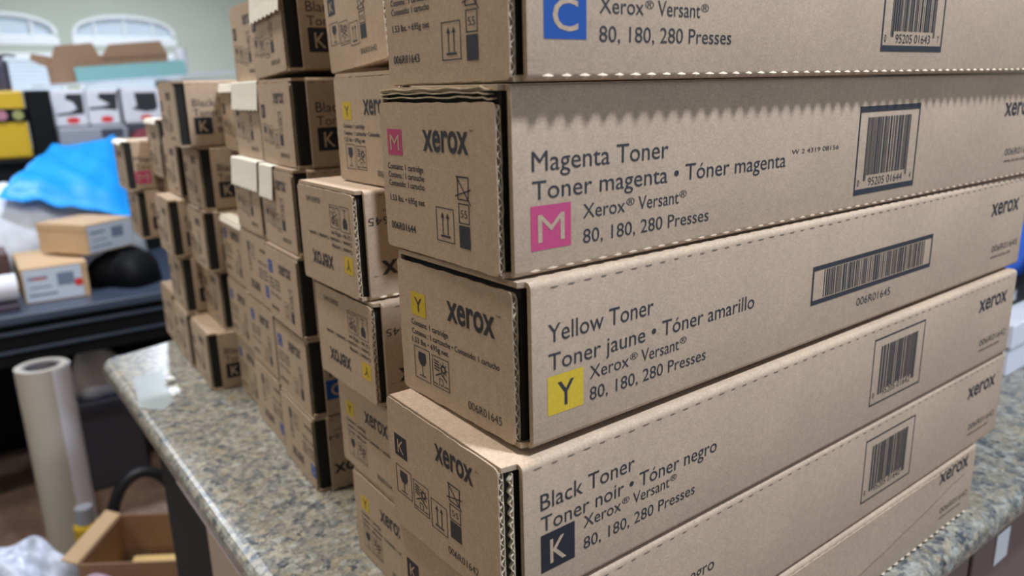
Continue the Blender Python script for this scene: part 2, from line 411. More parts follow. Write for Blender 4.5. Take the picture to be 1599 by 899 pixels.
def make_tear(root, H, spec):
    """flap folded over the top edge of the end, overhead light painted into its colour, saw-toothed lower edge: (y0, y1, drop)"""
    y0, y1, drop = spec
    n = 14; vs = []; fs = []
    for i in range(n+1):
        y = y0+(y1-y0)*i/n; tooth = 2.6 if i % 2 else 0
        for (x, z) in ((14, H+.3), (0, H+.3), (-1.2, H-.8), (-2.6, H-drop*.55), (-4.2, H-drop+tooth)):
            vs.append((x*.001, y*.001, z*.001))
        for (x, z) in ((-3.6, H-drop+tooth), (-2.0, H-drop*.55), (-.7, H-1.4), (0, H-.3), (14, H-.3)):
            vs.append((x*.001, y*.001, z*.001))
    for i in range(n):
        for q in range(10): fs.append((10*i+q, 10*i+(q+1) % 10, 10*i+10+(q+1) % 10, 10*i+10+q))
    fs += [tuple(range(10)), tuple(range(10*n, 10*n+10))[::-1]]
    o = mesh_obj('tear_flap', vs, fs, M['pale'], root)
    tag(o, 'saw-toothed flap folded over the end, painted brightly lit')
    return o
def copy_tree(o, parent=None):
    c = o.copy(); COL.objects.link(c); c.parent = parent
    for ch in list(o.children): copy_tree(ch, c)
    return c
CT = 0.92      # counter top height
def put(o, x, y, z, yaw=0, roll=0, pitch=0):
    o.location = (x*.001, y*.001, CT+z*.001)
    o.rotation_euler = Matrix.Rotation(R(yaw), 3, 'Z').__matmul__(Matrix.Rotation(R(pitch), 3, 'Y')).__matmul__(Matrix.Rotation(R(roll), 3, 'X')).to_euler()
    return o
# ------------------------------------------------------------------ the room
def plain_box(name, a, material, parent=None, bevel=0):
    return MB().box(*a).build(name, material, parent, bevel=bevel)
M['wall'] = mat('sage_wall_paint', (184, 190, 176), .8, noise=[(3, .03, (1, 1, 1))], bump=(120, .1, .002), spec=.2)
M['ceiling'] = mat('ceiling_paint', (225, 224, 216), .85)
M['floor'] = mat('brown_floor', (150, 124, 110), .7, noise=[(7, .35, (1, 1, 1)), (40, .25, (1, 1, 1))])
M['trim'] = mat('white_frame_paint', (232, 236, 236), .5)
M['blind'] = mat('blind_vinyl', (225, 232, 236), .5)
nt = M['blind'].node_tree; tb = nt.nodes.new('ShaderNodeBsdfTranslucent'); tb.inputs[0].default_value = (.75, .8, .84, 1)
mx = nt.nodes.new('ShaderNodeMixShader'); mx.inputs[0].default_value = .55
nt.links.new(nt.nodes['Principled BSDF'].outputs[0], mx.inputs[1]); nt.links.new(tb.outputs[0], mx.inputs[2]); nt.links.new(mx.outputs[0], nt.nodes['Material Output'].inputs[0])
gl = bpy.data.materials.new('window_glass'); gl.use_nodes = True; nt = gl.node_tree
tr = nt.nodes.new('ShaderNodeBsdfTransparent'); gs = nt.nodes.new('ShaderNodeBsdfGlossy'); gs.inputs['Roughness'].default_value = .02
mx = nt.nodes.new('ShaderNodeMixShader'); mx.inputs[0].default_value = .06
nt.links.new(tr.outputs[0], mx.inputs[1]); nt.links.new(gs.outputs[0], mx.inputs[2]); nt.links.new(mx.outputs[0], nt.nodes['Material Output'].inputs[0])
M['glass'] = gl
XL, XR, YF, YB, ZC = -3.0, 5.0, -2.6, 8.0, 2.85
tag(plain_box('floor', (XL-.2, XR+.2, YF-.2, YB+.2, -.1, 0), M['floor']), kind='structure')
tag(plain_box('ceiling', (XL-.2, XR+.2, YF-.2, YB+.2, ZC, ZC+.1), M['ceiling']), kind='structure')
tag(plain_box('wall_left', (XL-.15, XL, YF, YB, 0, ZC), M['wall']), kind='structure')
tag(plain_box('wall_right', (XR, XR+.15, YF, YB, 0, ZC), M['wall']), kind='structure')
tag(plain_box('wall_front', (XL, XR, YF-.15, YF, 0, ZC), M['wall']), kind='structure')
# back wall: two windows, each a blind-covered light below a segmental arch light
WINS = [(.195, 1.067), (1.173, 2.045)]
ZS, ZT, ZA0, ZA1 = .95, 1.765, 1.88, 2.10
wb = MB(); T = .16
wb.box(XL, XR, YB, YB+T, 0, ZS); wb.box(XL, XR, YB, YB+T, ZT, ZA0-.05); wb.box(XL, XR, YB, YB+T, ZA1+.02, ZC)
edges = [XL]+[x for a in WINS for x in a]+[XR]
for i in range(0, len(edges), 2):
    wb.box(edges[i], edges[i+1], YB, YB+T, ZS, ZT); wb.box(edges[i], edges[i+1], YB, YB+T, ZA0-.05, ZA1+.02)
def arch(x0, x1, ins=0.0, n=18):
    c = (x0+x1)/2; h = (x1-x0)/2-ins
    return [(c+h*math.cos(math.pi*k/n), ZA0+ins*.6+.03+(ZA1-ZA0-.03-ins*1.5)*math.sin(math.pi*k/n)**.8) for k in range(n+1)]
for x0, x1 in WINS:
    A = arch(x0, x1)
    for k in range(len(A)-1):
        wb.prism([A[k], A[k+1], (A[k+1][0], ZA1+.02), (A[k][0], ZA1+.02)], lambda p: (p[0], YB, p[1]), lambda p: (p[0], YB+T, p[1]))
tag(wb.build('wall_back', M['wall']), kind='structure')
for i, (x0, x1) in enumerate(WINS):
    wr = tag(empty('window_%d' % (i+1), ((x0+x1)/2, YB, ZS)), kind='structure')
    def loc(o): o.location = -wr.location; return o
    fr = MB()
    A, B_ = arch(x0, x1, .002), arch(x0, x1, .035)
    for k in range(len(A)-1):
        fr.prism([A[k], A[k+1], B_[k+1], B_[k]], lambda p: (p[0], YB-.012, p[1]), lambda p: (p[0], YB+.07, p[1]))
    fr.box(x0, x1, YB-.012, YB+.07, ZA0-.05, ZA0+.022)
    for a in ((x0, x0+.03, ZS, ZT), (x1-.03, x1, ZS, ZT), (x0, x1, ZT-.035, ZT), (x0-.02, x1+.02, ZS-.03, ZS+.02)):
        fr.box(a[0], a[1], YB-.02, YB+.07, a[2], a[3])
    f = loc(fr.build('window_frame', M['trim'], wr))
    mu = MB(); W = x1-x0
    for q in (.22, .5, .78):
        zt_ = ZA0+.03+(ZA1-ZA0-.07)*math.sin(math.acos(max(-1, min(1, 2*q-1))))**.8
        mu.box(x0+W*q-.009, x0+W*q+.009, YB+.01, YB+.045, ZA0, zt_)
    loc(mu.build('muntin', M['trim'], wr))
    P1 = [(x, z) for x, z in arch(x0, x1, .01)]
    loc(MB().prism(P1, lambda p: (p[0], YB+.075, p[1]), lambda p: (p[0], YB+.079, p[1])).build('arch_shade', M['blind'], wr))
    loc(MB().box(x0, x1, YB+.10, YB+.104, ZS, ZA1).build('pane', M['glass'], wr))
    sl = MB(); z = ZS+.03
    while z < ZT-.04:
        sl.add([(x0+.035, YB+.02, z-.012), (x1-.035, YB+.02, z-.012), (x1-.035, YB+.055, z+.016), (x0+.035, YB+.055, z+.016),
                (x0+.035, YB+.022, z-.0135), (x1-.035, YB+.022, z-.0135), (x1-.035, YB+.057, z+.0145), (x0+.035, YB+.057, z+.0145)],
               [(0, 1, 2, 3), (7, 6, 5, 4), (0, 4, 5, 1), (1, 5, 6, 2), (2, 6, 7, 3), (3, 7, 4, 0)]); z += .036
    loc(sl.build('blind_slats', M['blind'], wr))

# ------------------------------------------------------------------ the granite island
gm = bpy.data.materials.new('speckled_granite'); gm.use_nodes = True; nt = gm.node_tree; b = nt.nodes['Principled BSDF']
tc = nt.nodes.new('ShaderNodeTexCoord')
def vor(scale):
    n = nt.nodes.new('ShaderNodeTexVoronoi'); n.inputs['Scale'].default_value = scale
    ns = nt.nodes.new('ShaderNodeTexNoise'); ns.inputs['Scale'].default_value = scale*.9; ns.inputs['Detail'].default_value = 3
    vm = nt.nodes.new('ShaderNodeVectorMath'); vm.operation = 'MULTIPLY_ADD'; vm.inputs[1].default_value = (.012,)*3
    nt.links.new(tc.outputs['Object'], ns.inputs['Vector']); nt.links.new(ns.outputs['Color'], vm.inputs[0]); nt.links.new(tc.outputs['Object'], vm.inputs[2])
    nt.links.new(vm.outputs[0], n.inputs['Vector']); return n
def ramp(src, stops):
    r = nt.nodes.new('ShaderNodeValToRGB'); r.color_ramp.interpolation = 'LINEAR'
    while len(r.color_ramp.elements) < len(stops): r.color_ramp.elements.new(.5)
    for e, (p, c) in zip(r.color_ramp.elements, stops): e.position = p; e.color = (*lin(c), 1)
    nt.links.new(src, r.inputs[0]); return r
v1 = vor(120); v2 = vor(240)
sx = nt.nodes.new('ShaderNodeSeparateColor'); nt.links.new(v1.outputs['Color'], sx.inputs[0])
sx2 = nt.nodes.new('ShaderNodeSeparateColor'); nt.links.new(v2.outputs['Color'], sx2.inputs[0])
r1 = ramp(sx.outputs[0], [(0, (44, 50, 60)), (.18, (78, 84, 88)), (.3, (116, 116, 110)), (.55, (142, 134, 114)), (.75, (156, 138, 106)), (1, (168, 172, 168))])
r2 = ramp(sx2.outputs[0], [(0, (40, 46, 56)), (.22, (88, 92, 94)), (.5, (126, 124, 114)), (1, (172, 168, 154))])
mxc = nt.nodes.new('ShaderNodeMix'); mxc.data_type = 'RGBA'; mxc.inputs[0].default_value = .5
nt.links.new(r1.outputs[0], mxc.inputs[6]); nt.links.new(r2.outputs[0], mxc.inputs[7]); nt.links.new(mxc.outputs[2], b.inputs['Base Color'])
b.inputs['Roughness'].default_value = .28
M['granite'] = gm
M['cabinet'] = mat('mauve_brown_laminate', (112, 94, 90), .45, noise=[(6, .05, (1, 1, 1))])
M['beige'] = mat('beige_panel', (188, 170, 152), .6)
M['black'] = mat('black_laminate', (14, 15, 18), .65, spec=.2)
M['trimstrip'] = mat('pale_edge_strip', (214, 200, 206), .35)
isl = tag(empty('kitchen_island', (.9, .9, 0)), 'speckled granite topped island carrying all the stacks of cartons', 'counter')
isl_off = -isl.location
poly = [(.175, .266), (2.2, .266), (2.2, 1.85), (.42, 1.85), (.40, 1.66), (.36, 1.56), (.30, 1.487), (.215, 1.460)]
cc = (.205, 1.43)
poly += [(cc[0]+.030*math.cos(a), cc[1]+.030*math.sin(a)) for a in (R(100), R(125), R(150), R(178))]
o = MB().prism(poly, lambda p: (p[0], p[1], CT-.036), lambda p: (p[0], p[1], CT)).build('worktop', M['granite'], isl, bevel=.015, seg=5)
o.location = isl_off
for p in o.data.polygons: p.use_smooth = False
def ipart(name, a, material, lab=None, bevel=.002):
    q = plain_box(name, a, material, isl, bevel); q.location = isl_off
    if lab: q['label'] = lab
    return q
ipart('cabinet_panel', (.30, .836, .292, .312, .1, CT-.038), M['cabinet'])
ipart('cabinet_panel', (.847, 2.1, .292, .312, .1, CT-.038), M['cabinet'])
ipart('end_panel', (.205, .2995, .292, .965, 0, CT-.038), M['beige'], 'beige panel on the side of the island')
ipart('black_panel', (.205, .225, .967, 1.215, 0, CT-.038), M['black'], 'black panel below the far end of the island')
ipart('carcass', (.302, 2.1, .3125, 1.40, .0, CT-.038), M['cabinet'])
ipart('edge_strip', (.182, .2045, .33, .99, CT-.048, CT-.0365), M['trimstrip'], 'pale strip under the granite edge')
lb = plain_box('sticker', (.905, .941, .2905, .2919, .808, .848), M['trim'], isl, .001); lb.location = isl_off; lb['label'] = 'small white sticker on the cabinet panel'
# clear tape and a scrap on the granite
M['tape'] = mat('cloudy_tape', (186, 196, 196), .4)
nt = M['tape'].node_tree; t_ = nt.nodes.new('ShaderNodeBsdfTransparent'); mx = nt.nodes.new('ShaderNodeMixShader'); mx.inputs[0].default_value = .45
nt.links.new(t_.outputs[0], mx.inputs[1]); nt.links.new(nt.nodes['Principled BSDF'].outputs[0], mx.inputs[2]); nt.links.new(mx.outputs[0], nt.nodes['Material Output'].inputs[0])
tp = [(.200, 1.306), (.246, 1.312), (.226, 1.16), (.206, 1.133), (.180, 1.165)]
o = MB().prism(tp, lambda p: (p[0], p[1], CT+.0002), lambda p: (p[0], p[1], CT+.0008)).build('packing_tape', M['tape'])
tag(o, 'cloudy clear tape scrap stuck on the bare granite corner', 'tape')
bm = bmesh.new(); bmesh.ops.create_icosphere(bm, subdivisions=2, radius=.006)
for v in bm.verts: v.co = Vector((v.co.x*1.3, v.co.y, v.co.z*.7))*(1+.25*math.sin(v.co.x*900+v.co.y*700))
me = bpy.data.meshes.new('paper_scrap'); bm.to_mesh(me); bm.free(); me.materials.append(M['trim'])
o = bpy.data.objects.new('paper_scrap', me); COL.objects.link(o); o.location = (.2435, 1.247, CT+.0045)
tag(o, 'tiny white paper scrap on the granite beside the clear tape', 'scrap')

# ------------------------------------------------------------------ front stack
G1 = 'toner cartons in the front stack'
def fin(o, label, group): tag(o, label, 'carton', group); return o
o = make_carton('K', H=75, invert=False, gap=3, bumps='bottom', seed=1, bar=False, brand_off=1.05); put(o, 163, 283, 0.3, .62)
rg_ = random.Random(3); lo = [(200+(622-200)*q/24, -8+57.6*(q/24)+rg_.uniform(-.7, .7)+(2 if q > 20 else 0)) for q in range(25)]
fl = MB().prism([(u, max(v, 2.0)) for u, v in lo]+[(622, 66), (540, 70.5), (200, 70.5)], lambda p: (p[0]*.001, -.0009, p[1]*.001), lambda p: (p[0]*.001, -.00005, p[1]*.001)).build('overlap_flap', M['kraft'], o)
fin(o, 'slightly crushed black toner carton on the granite at the foot of the front stack', G1)
o = make_carton('K', H=88.5, warp={'lt': (0, 0, 1)}, bumps=None, flutes=2, xs0=11, panel_top=.9, seed=2); put(o, 208, 284.5, 76.0, .63)
fin(o, 'black toner carton second from the bottom of the front stack', G1)
o = make_carton('K', H=87.0, warp={'lt': (0, 0, 2.5), 'nt': (0, 0, -2)}, bumps=None, flutes=2, xs0=11, panel_top=.9, seed=3); put(o, 205, 285, 165.7, .5)
fin(o, 'black toner carton under the yellow one with its pale end edge showing on top', G1)
o = make_carton('Y', H=91.0, gap=4.5, bumps=None, panel_top=5.5, xs0=5.5, seed=4); put(o, 222, 290, 254.8, .69)
fin(o, 'yellow toner carton with a dark open corner between magenta and black cartons', G1)
o = make_carton('M', H=95.5, layers=True, panel_top=8.5, slits=False, xs0=5, gap=2.5, bump_out=.6, seed=5); put(o, 219, 298, 346.9, -.22)
fin(o, 'magenta toner carton with layered flap edges on its end, below the cyan one', G1)
o = make_carton('C', H=90.5, slits=False, xs0=5.5, gap=2.5, seed=6); put(o, 223, 290.5, 443.2, -.35)
fin(o, 'cyan toner carton topping the front stack, cut by the top of the photo', G1)

# ------------------------------------------------------------------ the stacks behind (one carton of each kind is built, the rest are copies)
_proto = {}
def carton(k, inv=False, H=90.5):
    key = (k, inv, H)
    if key not in _proto:
        _proto[key] = make_carton(k, H=H, invert=inv, seed=len(_proto)+20, bumps='bottom' if inv else None, xs0=7 if k == 'Y' else 15, gap=4 if k == 'Y' else 6)
        return _proto[key]
    return copy_tree(_proto[key])
def stack(rows, group, y, yaw, H=90.5, dz=91.3):
    """rows from the bottom: (kind, inverted, x, label, tear flap or None, dy, roll)"""
    for i, rw in enumerate(rows):
        if rw is None: continue
        k, inv, x, label = rw[:4]; tear = rw[4] if len(rw) > 4 else None
        dy = (rw[5] if len(rw) > 5 else 0)+(x-290)*math.tan(R(yaw)); roll = rw[6] if len(rw) > 6 else 0
        lift = CW*math.sin(R(-roll)) if roll < 0 else 0
        o = carton(k, inv, H)
        if tear:
            if any(c.name.startswith('tear_flap') for c in o.children): pass
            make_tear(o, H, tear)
        put(o, x, y+dy, .4+i*dz+lift, yaw, roll)
        fin(o, label, group)
G2 = 'toner cartons in the second stack'
stack([('Y', False, 272, 'yellow toner carton on the granite at the foot of the second stack', None, -15),
       ('Y', False, 273, 'upright yellow toner carton one up from the foot of the second stack', None, 4),
       ('Y', True, 264, 'upside down yellow toner carton in shade, below the brightly lit upside down one', None, 17),
       ('Y', True, 260, 'brightly lit upside down yellow toner carton with a white top, second stack', None, 27),
       ('Y', False, 286, 'yellow toner carton behind the magenta carton, under a black toner one', None, -12),
       ('K', False, 308, 'black toner carton tilted under the two highest ones of the second stack', None, 40, -4.5),
       ('K', False, 308, 'black toner carton second from the top of the second stack', None, 47.6, -4.5),  # this carton and the next are added out of view to shade the stacks behind
       ('K', False, 308, 'black toner carton highest of all in the second stack', None, 55.2, -4.5)], G2, 524, -1)
G3 = 'toner cartons in the third stack'
stack([('C', True, 286, 'upside down cyan toner carton on the granite at the foot of the third stack'),
       ('C', False, 288, 'cyan toner carton second from the bottom of the third stack'),
       ('C', False, 286, 'cyan toner carton under the one with the narrow pale flap, third stack'),
       ('K', False, 290, 'carton with a narrow pale flap at its top left, third stack', (72, 124, 38)),
       ('K', False, 297, 'black toner carton below the topmost one of the third stack'),
       ('K', False, 299, 'black toner carton topping the third stack under a white saw-toothed flap', (4, 112, 34), 6, -3.0)], G3, 757, -4)
G4 = 'toner cartons in the fourth stack'
stack([('C', True, 300, 'upside down cyan toner carton on the granite in the fourth stack'),
       ('C', False, 301, 'cyan toner carton second from the bottom of the fourth stack'),
       ('C', True, 301, 'upside down cyan toner carton just under a broad white flap, fourth stack'),
       ('K', False, 301, 'carton with a broad white flap halfway up the fourth stack', (3, 124, 36)),
       ('K', False, 311, 'carton with a white flap below the topmost one of the fourth stack', (3, 122, 34)),
       ('K', False, 322, 'shaded carton topping the fourth stack, left of the saw-toothed white flap', None, 11)], G4, 893, -4)
G5 = 'toner cartons in the fifth stack'
stack([('C', False, 317, 'cyan toner carton on the granite at the foot of the fifth stack'),
       ('C', False, 314, 'cyan toner carton second from the bottom of the fifth stack'),
       ('C', False, 315, 'cyan toner carton with a bright bare top edge in the fifth stack', (3, 122, 9)),
       ('K', False, 385, 'carton pushed far back into the shade of the fifth stack'),
       ('K', False, 334, 'carton with a pale top topping the fifth stack', (3, 122, 12))], G5, 1024, -4)
G6 = 'toner cartons in the sixth stack'
stack([('K', False, 284, 'carton jutting forward on the granite at the foot of the sixth stack'),
       ('K', False, 313, 'shaded carton set back above the jutting bottom one of the sixth stack'),
       ('K', False, 301, 'carton in the middle of the sixth stack'),
       ('K', False, 306, 'black toner carton just under the bright one of the sixth stack'),
       ('K', False, 283, 'bright black toner carton alone at the top of the sixth stack')], G6, 1155, -4, 91.5, 92.6)
G7 = 'toner cartons in the seventh stack'
stack([('K', False, 289, 'carton on the granite at the foot of the seventh stack'),
       ('K', False, 292, 'carton second from the bottom of the seventh stack'),
       ('K', False, 284, 'carton jutting out with a lit top in the seventh stack'),
       ('K', False, 308, 'carton topping the seventh stack, left of the bright black toner one')], G7, 1286, -4, 93.0, 94.5)
G8 = 'toner cartons in the eighth stack'
stack([('K', False, 299, 'carton on the granite at the foot of the eighth stack'),
       ('K', False, 330, 'carton second from the bottom of the eighth stack'),
       ('K', False, 330, 'carton third from the bottom of the eighth stack'),
       ('K', False, 313, 'carton with a pale top edge topping the eighth stack', (3, 122, 9))], G8, 1417, -4, 100.0, 101.5)
G9 = 'toner cartons in the farthest stack'
stack([('K', False, 425, 'shaded carton set back at the foot of the farthest stack'),
       ('K', False, 425, 'shaded carton set back, second from the bottom of the farthest stack'),
       ('K', False, 290, 'plain carton hanging out under the magenta one of the farthest stack'),
       ('M', False, 278, 'magenta toner carton topping the farthest stack beside the blue garment', (3, 122, 7))], G9, 1548, -4)

# ------------------------------------------------------------------ far end of the island, right of the front stack
M['white'] = mat('white_card', (222, 222, 228), .5)
M['blue'] = mat('bright_blue_plastic', (20, 160, 250), .45)
M['navy'] = mat('deep_blue_film', (40, 92, 190), .35)
wbx = tag(empty('white_carton', (1.40, .50, CT)), 'plain white lidded box on the granite right of the front stack', 'box')
MB().box(-.16, .30, -.08, .20, 0, .060).build('body', M['white'], wbx, bevel=.002)
MB().box(-.163, .303, -.083, .203, .045, .082).build('lid', M['white'], wbx, bevel=.002)
blk = tag(empty('black_tool_case', (1.42, .52, CT+.083)), 'small black case with a metal clasp lying on the white box', 'case')
MB().box(-.17, .26, -.06, .15, 0, .038).build('body', M['black'], blk, bevel=.006)
MB().box(-.13, -.08, -.064, -.058, .012, .03).build('clasp', mat('bright_metal', (200, 204, 210), .25, 1.0), blk, bevel=.001)
def wrinkle(x, y, s):
    return (math.sin(x*31+s*1.7+3*math.sin(y*17+s))+math.sin(y*37-s*2.3+2.5*math.sin(x*23+s*.6))+.5*math.sin((x+y)*71+s))/2.5
def heap(name, cx, cy, z0, rx, ry, h, seed, material, amp=.018, n=36, flat=.55):
    """a soft pile, closed underneath"""
    vs = []; fs = []
    for j in range(n//2+1):
        t = j/(n//2)
        for i in range(n):
            a = 2*math.pi*i/n
            er = 1+.10*math.sin(3*a+seed)+.07*math.sin(5*a+2*seed)
            x = rx*t*er*math.cos(a); y = ry*t*er*math.sin(a)
            z = h*max(0, (1-t**2.6))**flat
            z += amp*wrinkle(x, y, seed)*(1-t**4)
            vs.append((x, y, max(z, .0)))
    m_ = n//2
    for j in range(m_):
        for i in range(n): fs.append((j*n+i, (j+1)*n+i, (j+1)*n+(i+1) % n, j*n+(i+1) % n))
    fs.append(tuple(m_*n+i for i in range(n))[::-1])
    o = mesh_obj(name, vs, fs, material, smooth=True); o.location = (cx, cy, z0)
    return o
tag(heap('blue_plastic_bag', 1.46, .57, CT+.1215, .17, .10, .07, 3, M['navy']), 'crumpled blue plastic bag on the black case at the right edge', 'bag')

# ------------------------------------------------------------------ the black desk and what lies on it
dk = tag(empty('black_desk', (.4, 3.0, 0)), 'long black desk below the windows, cluttered with parcels', 'desk'); DO = -dk.location
M['desktop'] = mat('black_desktop_with_sheen', (66, 76, 94), .3)  # black top, its blue-grey sheen mixed into the base colour
def dpart(name, a, m_, bevel=.003):
    q = plain_box(name, a, m_, dk, bevel); q.location = DO; return q
dpart('desk_top', (-1.6, 1.9, 2.61, 3.42, .722, .75), M['desktop'], .004)
dpart('apron', (-1.58, 1.88, 2.635, 2.655, .59, .721), M['black'])
dpart('rail', (-1.58, 1.88, 2.622, 2.6349, .688, .697), M['desktop'], .001); dpart('rail', (-1.58, 1.88, 2.622, 2.6349, .632, .640), M['desktop'], .001)
for x in (-1.55, .82, 1.82): dpart('leg', (x, x+.05, 2.66, 2.71, 0, .721), M['black'])
for x in (-1.55, .82, 1.82): dpart('leg', (x, x+.05, 3.34, 3.39, 0, .721), M['black'])
dpart('back_panel', (-1.58, 1.88, 3.392, 3.41, .25, .721), M['black'])
bc = tag(empty('storage_cabinet', (.5, 3.8, 0)), 'tall black storage cabinet behind the desk holding packages on top', 'cabinet')
for nm, a in (('body', (-.9, .9, -.33, .33, 0, 1.13)), ('top', (-.92, .92, -.35, .35, 1.13, 1.15))): plain_box(nm, a, M['black'], bc, .004)
for x in (-.45, .0, .45): plain_box('door', (x-.22, x+.22, -.346, -.331, .05, 1.1), M['black'], bc, .003)
M['tan'] = mat('tan_card', (198, 166, 128), .7, noise=[(200, .06, (1, 1, 1)), (12, .05, (1, 1, 1))])
M['brown'] = mat('brown_card', (150, 118, 92), .7, noise=[(60, .06, (1, 1, 1))])
M['label'] = mat('pale_blue_label', (204, 214, 228), .45)
M['red'] = mat('red_print', (214, 62, 62), .5)
M['greyblue'] = mat('grey_print', (120, 134, 158), .5)
def parcel(name, loc, yaw, w, d, h, label, side_print):
    t = tag(empty(name, loc, (0, 0, R(yaw))), label, 'box', 'parcels on the desk')
    MB().box(0, w, 0, d, 0, h-.001).build('body', M['tan'], t, bevel=.002)
    MB().box(-.001, w+.001, -.001, d+.001, h-.022, h).build('lid', M['tan'], t, bevel=.001)
    I = Ink(); I.rect(.004*1000, 5, (w-.004)*1000-side_print, h*1000-5)
    s = I.build('shipping_label', M['label'], t, lambda u, v: (u*.001, -.0016, v*.001))
    J = Ink(); ww = w*1000; hh = h*1000
    J.rect(14, hh*.66, 14+ww*.3, hh*.74); J.rect(14, hh*.2, ww*.5, hh*.26); J.rect(ww*.52, hh*.42, ww*.78, hh*.78); J.rect(18, hh*.42, ww*.42, hh*.46)
    J.build('label_print', M['greyblue'], s, lambda u, v: (u*.001, -.002, v*.001))
    if side_print:
        q = Ink(); q.disc(ww*.84, hh*.45, 13, 16); q.rect(ww*.14, hh*.66, ww*.36, hh*.70)
        q.build('red_mark', M['red'], s, lambda u, v: (u*.001, -.0023, v*.001))
    return t
parcel('shoe_box', (.155, 2.725, .7505), -1, .180, .33, .112, 'small tan parcel with a pale label on the desk edge, the lower one', 14)
parcel('shoe_box', (.352, 2.755, .8735), 33, .185, .215, .098, 'tan parcel turned askew on top of the lower parcel and black bag', 0)
tag(heap('black_bag', .47, 2.87, .7505, .11, .14, .11, 5, M['black'], .01, flat=.35), 'soft black bag under the askew tan parcel on the desk', 'bag')
t = tag(empty('film_roll', (-.12, 2.725, .812), (0, R(90), 0)), 'white roll lying on the desk left of the parcels', 'roll')
MB().tube([(0, 0, -.20), (0, 0, .26)], .042, 24).build('film', M['white'], t, smooth=False)
MB().tube([(0, 0, .2605), (0, 0, .264)], .018, 16).build('core', M['brown'], t)
MB().box(-.27, .125, 2.625, 2.72, 0, 0) if False else None
tag(plain_box('magazine_pile', (-.32, .135, 2.66, 2.79, .7505, .7695), mat('dark_paper_cover', (70, 60, 72), .4), bevel=.002), 'dark magazines lying flat under the white roll', 'magazine')
tag(plain_box('brown_book', (-.18, .14, 2.86, 3.02, .7505, .895), mat('maroon_cover', (86, 60, 58), .5), bevel=.004), 'dark maroon box standing behind the white roll', 'box')
M['cloth'] = mat('grey_white_plastic', (226, 231, 240), .3, noise=[(25, .12, (1, 1, 1))])
tag(heap('bagged_garments', .14, 3.235, .7505, .44, .145, .31, 2, M['cloth'], .045, 64, .4), 'heap of white plastic-bagged garments behind the parcels', 'garments')
def draped(name, c, th, seed, material, n=22, amp=.012):
    vs = []; fs = []
    for s_ in (0, 1):
        for j in range(n+1):
            for i in range(n+1):
                u, v = i/n, j/n
                p = (Vector(c[0])*(1-u)+Vector(c[1])*u)*(1-v)+(Vector(c[3])*(1-u)+Vector(c[2])*u)*v
                e = min(u, 1-u, v, 1-v)
                bul = th*min(1, (e*7))**.5
                p.z += amp*wrinkle(p.x*1.2, p.y*1.2, seed) + (bul if s_ else 0)
                vs.append(p)
    k = (n+1)**2
    for j in range(n):
        for i in range(n):
            a = j*(n+1)+i; fs.append((a+1, a, a+n+1, a+n+2)); fs.append((k+a, k+a+1, k+a+n+2, k+a+n+1))
    ring = [i for i in range(n+1)]+[j*(n+1)+n for j in range(1, n+1)]+[n*(n+1)+i for i in range(n-1, -1, -1)]+[j*(n+1) for j in range(n-1, 0, -1)]
    for q in range(len(ring)):
        a, b_ = ring[q], ring[(q+1) % len(ring)]; fs.append((a, b_, k+b_, k+a))
    return mesh_obj(name, vs, fs, material, smooth=True)
bl = draped('blue_garment', [(.15, 3.10, 1.055), (.545, 3.06, .945), (.60, 3.39, 1.20), (.36, 3.40, 1.155)], .05, 4, M['blue'])
tag(bl, 'bright blue garment in a plastic sleeve draped over the white heap', 'garment')
# on top of the cabinet
yc = tag(empty('tool_case', (.16, 3.58, 1.1505)), 'yellow case with a black band and two round dials', 'case')
M['yellow'] = mat('yellow_case_plastic', (206, 168, 30), .4)
MB().box(-.12, .155, -.09, .09, 0, .25).build('body', M['yellow'], yc, bevel=.008)
MB().box(-.122, .157, -.094, .092, .135, .185).build('band', M['black'], yc, bevel=.003)
for x, mname, c in ((.075, 'pink_dial', (176, 120, 134)), (.127, 'green_dial', (150, 150, 92))):
    MB().tube([(x, -.095, .16), (x, -.104, .16)], .018, 18).build('dial', mat(mname, c, .4), yc)
tag(plain_box('black_bracket', (.325, .405, 3.50, 3.60, 1.1505, 1.40), M['black'], bevel=.006), 'upright black block right of the yellow case', 'block')
lm = tag(empty('laminator', (.54, 3.62, 1.1505)), 'flat grey machine under the white bags with red ovals', 'machine')
M['grey'] = mat('grey_plastic', (150, 152, 160), .4); M['darkgrey'] = mat('dark_grey_plastic', (64, 66, 78), .45)
MB().box(-.13, .12, -.14, .12, 0, .105).build('body', M['grey'], lm, bevel=.012)
MB().box(-.12, .11, -.1405, -.135, .012, .04).build('slot', M['black'], lm)
MB().box(.02, .10, -.1415, -.135, .06, .095).build('control_panel', M['darkgrey'], lm, bevel=.001)
tag(plain_box('black_carton', (.668, .84, 3.56, 3.74, 1.1505, 1.2555), M['darkgrey'], bevel=.003), 'dark box under the rightmost white bag with a red oval', 'box')
